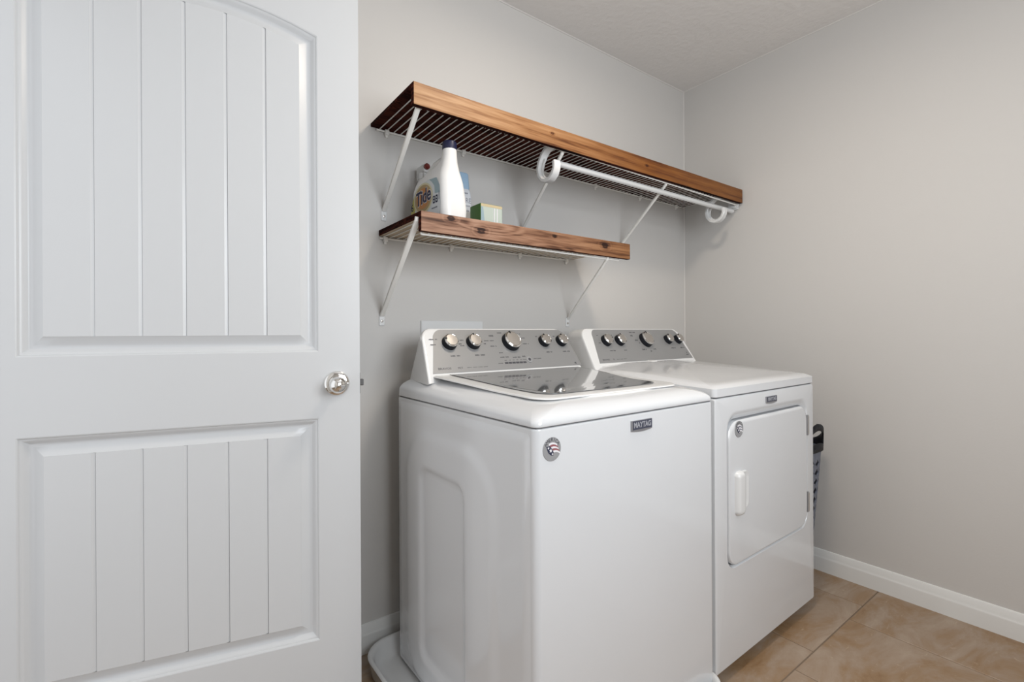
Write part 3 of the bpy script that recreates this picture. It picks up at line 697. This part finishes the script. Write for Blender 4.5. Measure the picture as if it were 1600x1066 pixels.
obj('door_well', bbox(0.05, 0.66, 0.024, 0.030, 0.32, 0.83), M['hinge'], dr)
bm = bmesh.new()
loft(bm, [[(x, 0.024, z) for x, z in dro(0.0065, 0.016)], [(x, 0.003, z) for x, z in dro(0.0062, 0.015)], [(x, -0.0015, z) for x, z in dro(0.0085, 0.017)], [(x, -0.003, z) for x, z in dro(0.0130, 0.020)]])
dd = obj('door', bm, M['enamel'], dr, smooth=40)
bm = bmesh.new()    # pull: raised rounded grip with a scooped finger recess on its right
g0 = lambda i, y: [(x, y, z) for x, z in rrect(0.104+i, 0.152-i, 0.503+i, 0.642-i, 0.016-i*0.5, 5)]
loft(bm, [g0(0.0, -0.002), g0(0.001, -0.009), g0(0.004, -0.016), g0(0.009, -0.019), g0(0.016, -0.0195)])
h_ = obj('handle', bm, M['plastic'], dd, smooth=45)
g1 = lambda i, y: [(x, y, z) for x, z in rrect(0.112+i, 0.190-i, 0.515+i, 0.638-i, 0.022-i*0.4, 5)]
bm = bmesh.new(); loft(bm, [g1(0.0, -0.002), g1(0.001, -0.0055), g1(0.004, -0.0065), g1(0.009, -0.0035), g1(0.016, -0.0032)]); obj('finger_recess', bm, M['plastic'], h_, smooth=45)
for z0, z1 in ((0.685, 0.763), (0.392, 0.470)):
    hg = bmesh.new(); box(hg, 0.6485, 0.657, -0.0045, 0.008, z0, z1, 0.0015)
    hq = obj('hinge', hg, M['hinge'], dr)
    obj('pin', tube(bmesh.new(), [(0.6525, -0.0045, z0+0.004), (0.6525, -0.0045, z1-0.004)], 0.0022, 8), M['satin'], hq)
def dcrown(ins, v):
    k = min(1, max(0, ins/0.03)); c = 0.012*math.sin(k*PI/2); rmp = sm(v, -0.02, 0.45)
    return 0.908 + c + rmp*(0.026+0.014*min(1, ins/0.05))
obj('seam', bbox(0.008, DDW-0.008, 0.008, DDD-0.008, 0.8745, 0.888), M['gap'], dr)
bm = bmesh.new()
rings = [ring_xy(0.003, DDW-0.003, 0.003, DDD-0.003, 0.012, 0.8815, 6), ring_xy(0, DDW, 0, DDD, 0.014, 0.884, 6)]
for ins in (0.0, 0.002, 0.006, 0.012, 0.020, 0.035, 0.05, 0.10, 0.20, 0.30):
    rings.append([(x, y, dcrown(ins, y)) for x, y in rrect(ins, DDW-ins, ins, DDD-ins, 0.014+0.012*min(1, ins/0.03), 6)])
loft(bm, rings); obj('top_deck', bm, M['enamel'], dr, smooth=45)
pd = Panel(0.498, 0.960, 0.63)
console(dr, pd, 0.002, 0.700, 1.103, 0.702, 0.012, 0.045, face_poly(0.042, 0.679, 0.962, 1.0945, 0.070, 0.658, 0.030))
for x, rad, ang in ((0.135, 0.0235, 10), (0.218, 0.0235, 100), (0.393, 0.0330, 95), (0.556, 0.0215, 120), (0.634, 0.0215, 120)): dial(dr, pd, x, 1.047, rad, R(ang))
text('model_name', 'BRAVOS', 0.0100, pd(0.086, 0.9735, 0.0014), (1, 0, 0), pd.up, M['ink'], dr, 0.0001, sx=1.1)
text('model_code', 'XL', 0.009, pd(0.132, 0.9735, 0.0014), (1, 0, 0), pd.up, M['ink'], dr, 0.0001)
marks(dr, pd, [(0.095, 1.040, 0.012, 0.004), (0.100, 1.070, 0.010, 0.004), (0.150, 1.008, 0.034, 0.005), (0.185, 1.070, 0.010, 0.004), (0.230, 1.008, 0.018, 0.005), (0.315, 1.068, 0.016, 0.007), (0.330, 1.082, 0.040, 0.004), (0.333, 1.048, 0.020, 0.006), (0.345, 1.036, 0.006, 0.006),
    (0.355, 1.008, 0.028, 0.006), (0.430, 1.008, 0.024, 0.006), (0.397, 1.000, 0.010, 0.006), (0.440, 1.078, 0.020, 0.004), (0.570, 1.010, 0.032, 0.005), (0.640, 1.010, 0.032, 0.005), (0.650, 0.978, 0.020, 0.006), (0.654, 0.988, 0.010, 0.005), (0.180, 0.9735, 0.060, 0.002)])
bm = bmesh.new(); box(bm, 0.335, 0.372, 0.470, 0.505, 0.944, 0.964, 0.006, 3); obj('lint_tab', bm, M['plastic'], dr, smooth=50)
badge(dr, 0.317, 0.393, 0.8385, 0.8605, 0.0)
sticker(dd, 0.132, 0.7735, 0.0260, -0.003, False)
for x, y in ((0.06, 0.06), (DDW-0.06, 0.06), (0.06, DDD-0.06), (DDW-0.06, DDD-0.06)):
    obj('levelling_foot', lathe(bmesh.new(), [(0.018, 0), (0.018, 0.010), (0.008, 0.014), (0.008, 0.042)], (x, y, 0.0), (0, 0, 1), 16), M['black'], dr, smooth=40)

# ---- drain pan under the washer
pn_ = tag(empty('drain_pan', (0.535, 0.746, 0.0), 0.0142), 'white plastic drain pan on the floor under the washer', 'pan')
pw_, pl_ = 0.808, 0.815
bm = bmesh.new(); rr = lambda i, z, q=0.0: [(x, y, z) for x, y in rrect(i, pw_-i, i, pl_-i, (0.06-i*0.6, 0.055-i*0.6, 0.095-i*0.6, 0.095-i*0.6), 8)]
loft(bm, [rr(0.020, 0.001), rr(0.010, 0.004), rr(0.005, 0.040), rr(0.001, 0.050), rr(0.0, 0.055), rr(0.003, 0.0585), rr(0.008, 0.0590), rr(0.013, 0.057), rr(0.018, 0.048), rr(0.024, 0.022), rr(0.036, 0.0075), rr(0.05, 0.0065)])
obj('basin', bm, M['plastic'], pn_, smooth=50)
for x, y in ((0.16, 0.10), (0.73, 0.10), (0.16, 0.68), (0.73, 0.68)):
    obj('levelling_foot', lathe(bmesh.new(), [(0.016, 0.0), (0.016, 0.006)], (x+0.535-0.641, y+0.746-0.786, 0.0070), (0, 0, 1), 14), M['black'], ws)

# ---- outlet box frame on the wall behind the washer
ob = tag(empty('washer_outlet_box', (0.907, YB, 1.03)), 'white plastic outlet box frame on the wall behind the washer', 'outlet box')
bm = bmesh.new(); a_ = lambda i, y: [(x, y, z) for x, z in rrect(-0.134+i, 0.134-i, -0.10+i, 0.10-i, 0.003, 2)]
loft(bm, [a_(0.0, -0.0005), a_(0.0, -0.005), a_(0.002, -0.007), a_(0.042, -0.007), a_(0.044, -0.0015)], True, False, True)
obj('frame', bm, M['plastic'], ob)
for x in (-0.05, 0.05): obj('valve', lathe(bmesh.new(), [(0.010, 0.0), (0.010, 0.03), (0.016, 0.032), (0.016, 0.045)], (x, -0.001, -0.02), (0, -1, 0), 12), M['chrome'], ob)

# ------------------------------------------------------------ laundry basket between dryer and wall
bk = tag(empty('laundry_basket', (2.228, 1.035, 0.0)), 'grey slotted plastic laundry basket with black rim, between dryer and right wall', 'basket')
def b_ring(z, n=48):
    k = z/0.60; hx = 0.088+0.036*k; hy = 0.128+0.046*k; out = []
    for i in range(n):
        a = 2*PI*i/n; c, s = math.cos(a), math.sin(a); e = 0.55
        out.append((hx*math.copysign(abs(c)**e, c), hy*math.copysign(abs(s)**e, s), z))
    return out
bm = bmesh.new(); NB = 36
zs = [0.004, 0.06] + [0.06+0.040*k for k in range(1, 13)] + [0.585]
vr = [[bm.verts.new(p) for p in b_ring(z, NB)] for z in zs]
bm.faces.new(vr[0][::-1])
for k in range(len(zs)-1):
    for i in range(NB):
        j = (i+1) % NB; a, b_, c, d = vr[k][i], vr[k][j], vr[k+1][j], vr[k+1][i]
        if 1 <= k <= 12:     # open diamond in each cell
            mid = [(a.co+b_.co)/2, (b_.co+c.co)/2, (c.co+d.co)/2, (d.co+a.co)/2]; ctr = (a.co+b_.co+c.co+d.co)/4
            q = [bm.verts.new(p+(ctr-p)*0.10) for p in mid]
            for x, y, z_ in ((a, b_, q[0]), (b_, c, q[1]), (c, d, q[2]), (d, a, q[3])): bm.faces.new((x, y, z_))
            bm.faces.new((a, q[0], q[3])); bm.faces.new((b_, q[1], q[0])); bm.faces.new((c, q[2], q[1])); bm.faces.new((d, q[3], q[2]))
        else: bm.faces.new((a, b_, c, d))
body = obj('basket_body', bm, M['basket'], bk)
so = body.modifiers.new('thickness', 'SOLIDIFY'); so.thickness = 0.003; so.offset = -1
bm = bmesh.new()
def rimring(dz, grow):
    out = []
    for (x, y, z) in b_ring(0.585, 108):
        lift = 0.086*max(0.0, 1-(x/0.118)**2) if abs(y) > 0.10 else 0.0
        out.append((x*grow, y*grow, 0.585+dz*(1 if dz < 0 else 1)+(lift if dz > 0 else 0)))
    return out
# band with a grip hole at both ends: outer shell built as quads, the grip cells left open
lo_r = [Vector(p) for p in rimring(-0.012, 1.02)]; hi_r = [Vector(p) for p in rimring(0.022, 1.03)]
lv = []
for t in (0.0, 0.30, 0.76, 1.0): lv.append([bm.verts.new(a.lerp(b_, t)) for a, b_ in zip(lo_r, hi_r)])
for k in range(3):
    for i in range(108):
        j = (i+1) % 108; y = (lv[k][i].co.y+lv[k][j].co.y)/2; x = (lv[k][i].co.x+lv[k][j].co.x)/2
        if k == 1 and abs(y) > 0.14 and abs(x) < 0.070: continue
        bm.faces.new((lv[k][i], lv[k][j], lv[k+1][j], lv[k+1][i]))
rim = obj('rim', bm, M['black'], bk, smooth=60)
rim['label'] = 'black rim with two grip handles'
so = rim.modifiers.new('thickness', 'SOLIDIFY'); so.thickness = 0.006; so.offset = 0

# ------------------------------------------------------------ things on the lower shelf
ZS = ZL+0.0005
# -- big white detergent jug, label side facing left
jg = tag(empty('detergent_jug', (0.7465, 1.4005, ZS), R(3)), 'large white laundry detergent jug with navy cap, orange label reading Tide', 'detergent')
def jug_ring(z, y0, y1, xl, xr, rad):
    return [(x, y, z) for x, y in rrect(-xl, xr, y0, y1, min(rad, (xl+xr)*0.49, (y1-y0)*0.49), 6)]
bm = bmesh.new()
rings = [jug_ring(0.0, -0.090, 0.108, 0.038, 0.038, 0.03), jug_ring(0.004, -0.097, 0.114, 0.045, 0.045, 0.026), jug_ring(0.03, -0.0985, 0.117, 0.0475, 0.0470, 0.026), jug_ring(0.07, -0.0980, 0.117, 0.0475, 0.0430, 0.026), jug_ring(0.116, -0.096, 0.116, 0.0470, 0.0360, 0.026),
         jug_ring(0.138, -0.094, 0.108, 0.0435, 0.0305, 0.028), jug_ring(0.154, -0.091, 0.084, 0.038, 0.0275, 0.03), jug_ring(0.167, -0.088, 0.042, 0.033, 0.0255, 0.028), jug_ring(0.177, -0.085, 0.0, 0.030, 0.0245, 0.027), jug_ring(0.188, -0.082, -0.022, 0.0265, 0.0235, 0.025), jug_ring(0.205, -0.080, -0.030, 0.0235, 0.0225, 0.0228), jug_ring(0.226, -0.078, -0.034, 0.0215, 0.0215, 0.0215)]
loft(bm, rings); obj('body', bm, M['jug'], jg, smooth=50)
bm = bmesh.new(); tube(bm, [(0, -0.040, 0.194), (0, -0.015, 0.201), (0, 0.025, 0.196), (0, 0.065, 0.176), (0, 0.092, 0.152), (0, 0.100, 0.120)], [0.011, 0.0125, 0.0135, 0.0135, 0.0135, 0.012], 12)
obj('handle', bm, M['jug'], jg, smooth=50)
obj('cap', lathe(bmesh.new(), [(0.0225, 0.224), (0.0235, 0.228), (0.0228, 0.246), (0.0205, 0.2495), (0.010, 0.2505)], (0, -0.056, 0), (0, 0, 1), 28), M['cap'], jg, smooth=35)
XF = -0.0478
def flatx(name, pts, m, dx, parent):
    bm = bmesh.new(); bm.faces.new([bm.verts.new((XF-dx, y, z)) for y, z in pts]); return obj(name, bm, m, parent)
ell = lambda cy, cz, ay, az, n=32, a0=0, a1=360: [(cy+ay*math.cos(R(a0+(a1-a0)*k/n)), cz+az*math.sin(R(a0+(a1-a0)*k/n))) for k in range(n + (0 if a1-a0 == 360 else 1))]
lb = flatx('label', [(-0.072, 0.012), (0.096, 0.012), (0.102, 0.05), (0.096, 0.104), (0.060, 0.126), (-0.005, 0.134), (-0.055, 0.130), (-0.076, 0.100), (-0.080, 0.045)], M['label'], 0.0004, jg)
flatx('label_print', [(0.086, 0.012), (0.113, 0.012), (0.112, 0.050), (0.100, 0.085), (0.070, 0.120), (0.082, 0.068)], M['yellow'], 0.0008, lb)
flatx('label_print', [(-0.010, 0.132), (-0.056, 0.128), (-0.074, 0.100), (-0.076, 0.078), (-0.046, 0.080), (-0.042, 0.106), (-0.026, 0.122)], M['teal'], 0.0008, lb)
flatx('label_print', ell(0.029, 0.080, 0.062, 0.050), M['cream'], 0.0010, lb)
flatx('label_print', ell(0.029, 0.080, 0.055, 0.044), M['tan'], 0.0013, lb)
flatx('label_print', ell(0.029, 0.080, 0.043, 0.034), M['orange'], 0.0016, lb)
sl = Vector((0, -1, 0.10)).normalized(); ul = Vector((0, 0.10, 1)).normalized()
text('lettering', 'Tide', 0.063, (XF-0.0019, 0.027, 0.083), sl, ul, M['white'], lb, 0.0002, shear=0.15, sx=0.86, bold=0.0030)
text('lettering', 'Tide', 0.063, (XF-0.0026, 0.027, 0.083), sl, ul, M['letters'], lb, 0.0003, shear=0.15, sx=0.86, bold=0.0013)
text('lettering', '6', 0.034, (XF-0.0012, 0.103, 0.062), sl, ul, M['letters'], lb, 0.0002, bold=0.0006)
for y in (-0.040, -0.056):
    flatx('label_print', rrect(y-0.0065, y+0.0065, 0.050, 0.074, 0.003, 3), M['letters'], 0.0009, lb)
    flatx('label_print', rrect(y-0.0027, y+0.0027, 0.064, 0.069, 0.001, 2), M['label'], 0.0012, lb)
    flatx('label_print', rrect(y-0.0027, y+0.0027, 0.055, 0.060, 0.001, 2), M['label'], 0.0012, lb)
flatx('label_print', rrect(-0.073, -0.069, 0.056, 0.084, 0.001, 2), M['grey'], 0.0009, lb)
flatx('label_print', rrect(-0.060, -0.025, 0.034, 0.038, 0.001, 2), M['grey'], 0.0009, lb)
# -- trigger spray bottle behind the jug
sp = tag(empty('spray_bottle', (0.760, 1.560, ZS)), 'white trigger spray bottle with red nozzle, standing behind the detergent jug', 'spray bottle')
obj('body', lathe(bmesh.new(), [(0.030, 0.0), (0.034, 0.004), (0.034, 0.11), (0.031, 0.140), (0.022, 0.165), (0.014, 0.185), (0.013, 0.20)], (0, 0, 0), (0, 0, 1), 24), M['jug'], sp, smooth=40)
obj('collar', lathe(bmesh.new(), [(0.0165, 0.188), (0.0165, 0.208), (0.013, 0.212)], (0, 0, 0), (0, 0, 1), 20), M['plastic'], sp, smooth=40)
bm = bmesh.new(); box(bm, -0.011, 0.011, -0.030, 0.030, 0.208, 0.236, 0.006, 3); box(bm, -0.009, 0.009, 0.018, 0.036, 0.186, 0.230, 0.005, 2)
sh = obj('sprayer_head', bm, M['plastic'], sp, smooth=45)
obj('nozzle', lathe(bmesh.new(), [(0.0105, 0.0), (0.0105, 0.010), (0.008, 0.0125), (0.003, 0.012)], (0, -0.028, 0.226), (0, -1, 0), 20), M['nozzle'], sh, smooth=40)['label'] = 'dark red round nozzle'
bm = bmesh.new(); tube(bm, [(0, -0.014, 0.212), (0, -0.022, 0.196), (0, -0.024, 0.178), (0, -0.020, 0.166)], 0, rx=(0.006, 0.003, (1, 0, 0))); obj('trigger', bm, M['plastic'], sh)
# -- white pack with pale blue cap
pk = tag(empty('laundry_bottle', (0.879, 1.502, ZS)), 'slim white bottle with pale blue cap, right of the detergent jug', 'bottle')
pr = lambda hx, hy, z, q=0.010: [(x, y, z) for x, y in rrect(-hx, hx, -hy, hy, q, 4)]
bm = bmesh.new(); loft(bm, [pr(0.033, 0.022, 0.0), pr(0.036, 0.025, 0.004), pr(0.036, 0.025, 0.132), pr(0.034, 0.0235, 0.149), pr(0.029, 0.021, 0.160)]); obj('body', bm, M['pack'], pk, smooth=40)
bm = bmesh.new(); loft(bm, [pr(0.0295, 0.0215, 0.159), pr(0.0305, 0.022, 0.164), pr(0.0265, 0.020, 0.213, 0.008), pr(0.0225, 0.017, 0.218, 0.007)])
cp = obj('cap', bm, M['blue'], pk, smooth=40); cp['label'] = 'pale blue tapering cap'
text('lettering', 'PURE', 0.026, (0.006, -0.0252, 0.116), (1, 0, 0), (0, 0, 1), M['grey'], pk, 0.0002, sx=0.85)
for z, w_ in ((0.140, 0.022), (0.095, 0.030), (0.077, 0.024), (0.040, 0.034), (0.030, 0.030)):
    bm = bmesh.new(); n = int(w_/0.006)
    for k in range(n):
        xa = 0.012-w_/2+k*0.006
        bm.faces.new([bm.verts.new((xa+i, -0.0253, z+j)) for i, j in ((0, 0), (0.004, 0), (0.004, 0.005), (0, 0.005))])
    obj('small_print', bm, M['grey'], pk)
# -- green carton
ct = tag(empty('dryer_sheet_carton', (0.926, 1.402, ZS)), 'small green carton with shiny pale front, rightmost on the lower shelf', 'box')
cx, cy, ch = 0.045, 0.034, 0.083
bm = bmesh.new(); box(bm, -cx, cx, -cy, cy, 0, ch, 0.0012, 1)
bm.normal_update()
for q in bm.faces:
    q.material_index = 1 if q.normal.y < -0.9 else (2 if q.normal.z > 0.9 else 0)
obj('carton', bm, [M['green'], M['carton'], M['kraft']], ct)
def flaty(name, pts, m, dy): 
    bm = bmesh.new(); bm.faces.new([bm.verts.new((x, -cy-dy, z)) for x, z in pts]); return obj(name, bm, m, ct)
flaty('edge_band', rrect(-cx+0.001, cx-0.001, ch-0.010, ch-0.001, 0.001, 2), M['kraft'], 0.0004)
flaty('front_print', [(-cx+0.001, 0.002), (-cx+0.018, 0.002), (-cx+0.010, ch-0.012), (-cx+0.001, ch-0.012)], M['teal'], 0.0004)
for xa in (0.010, 0.022):  # white ridges stand in for bright reflections on the plastic wrap
    bm = bmesh.new(); tube(bm, [(xa, -cy, 0.004), (xa+0.001, -cy, ch-0.012)], 0.0022, 10); obj('film_glint', bm, M['white'], ct, smooth=60)
bm = bmesh.new(); bm.faces.new([bm.verts.new((-cx-0.0004, y, z)) for y, z in ((-cy+0.001, 0.001), (cy-0.001, 0.001), (cy-0.001, 0.012), (0.0, 0.022), (-cy+0.001, 0.026))]); obj('side_print', bm, M['cartonblue'], ct)
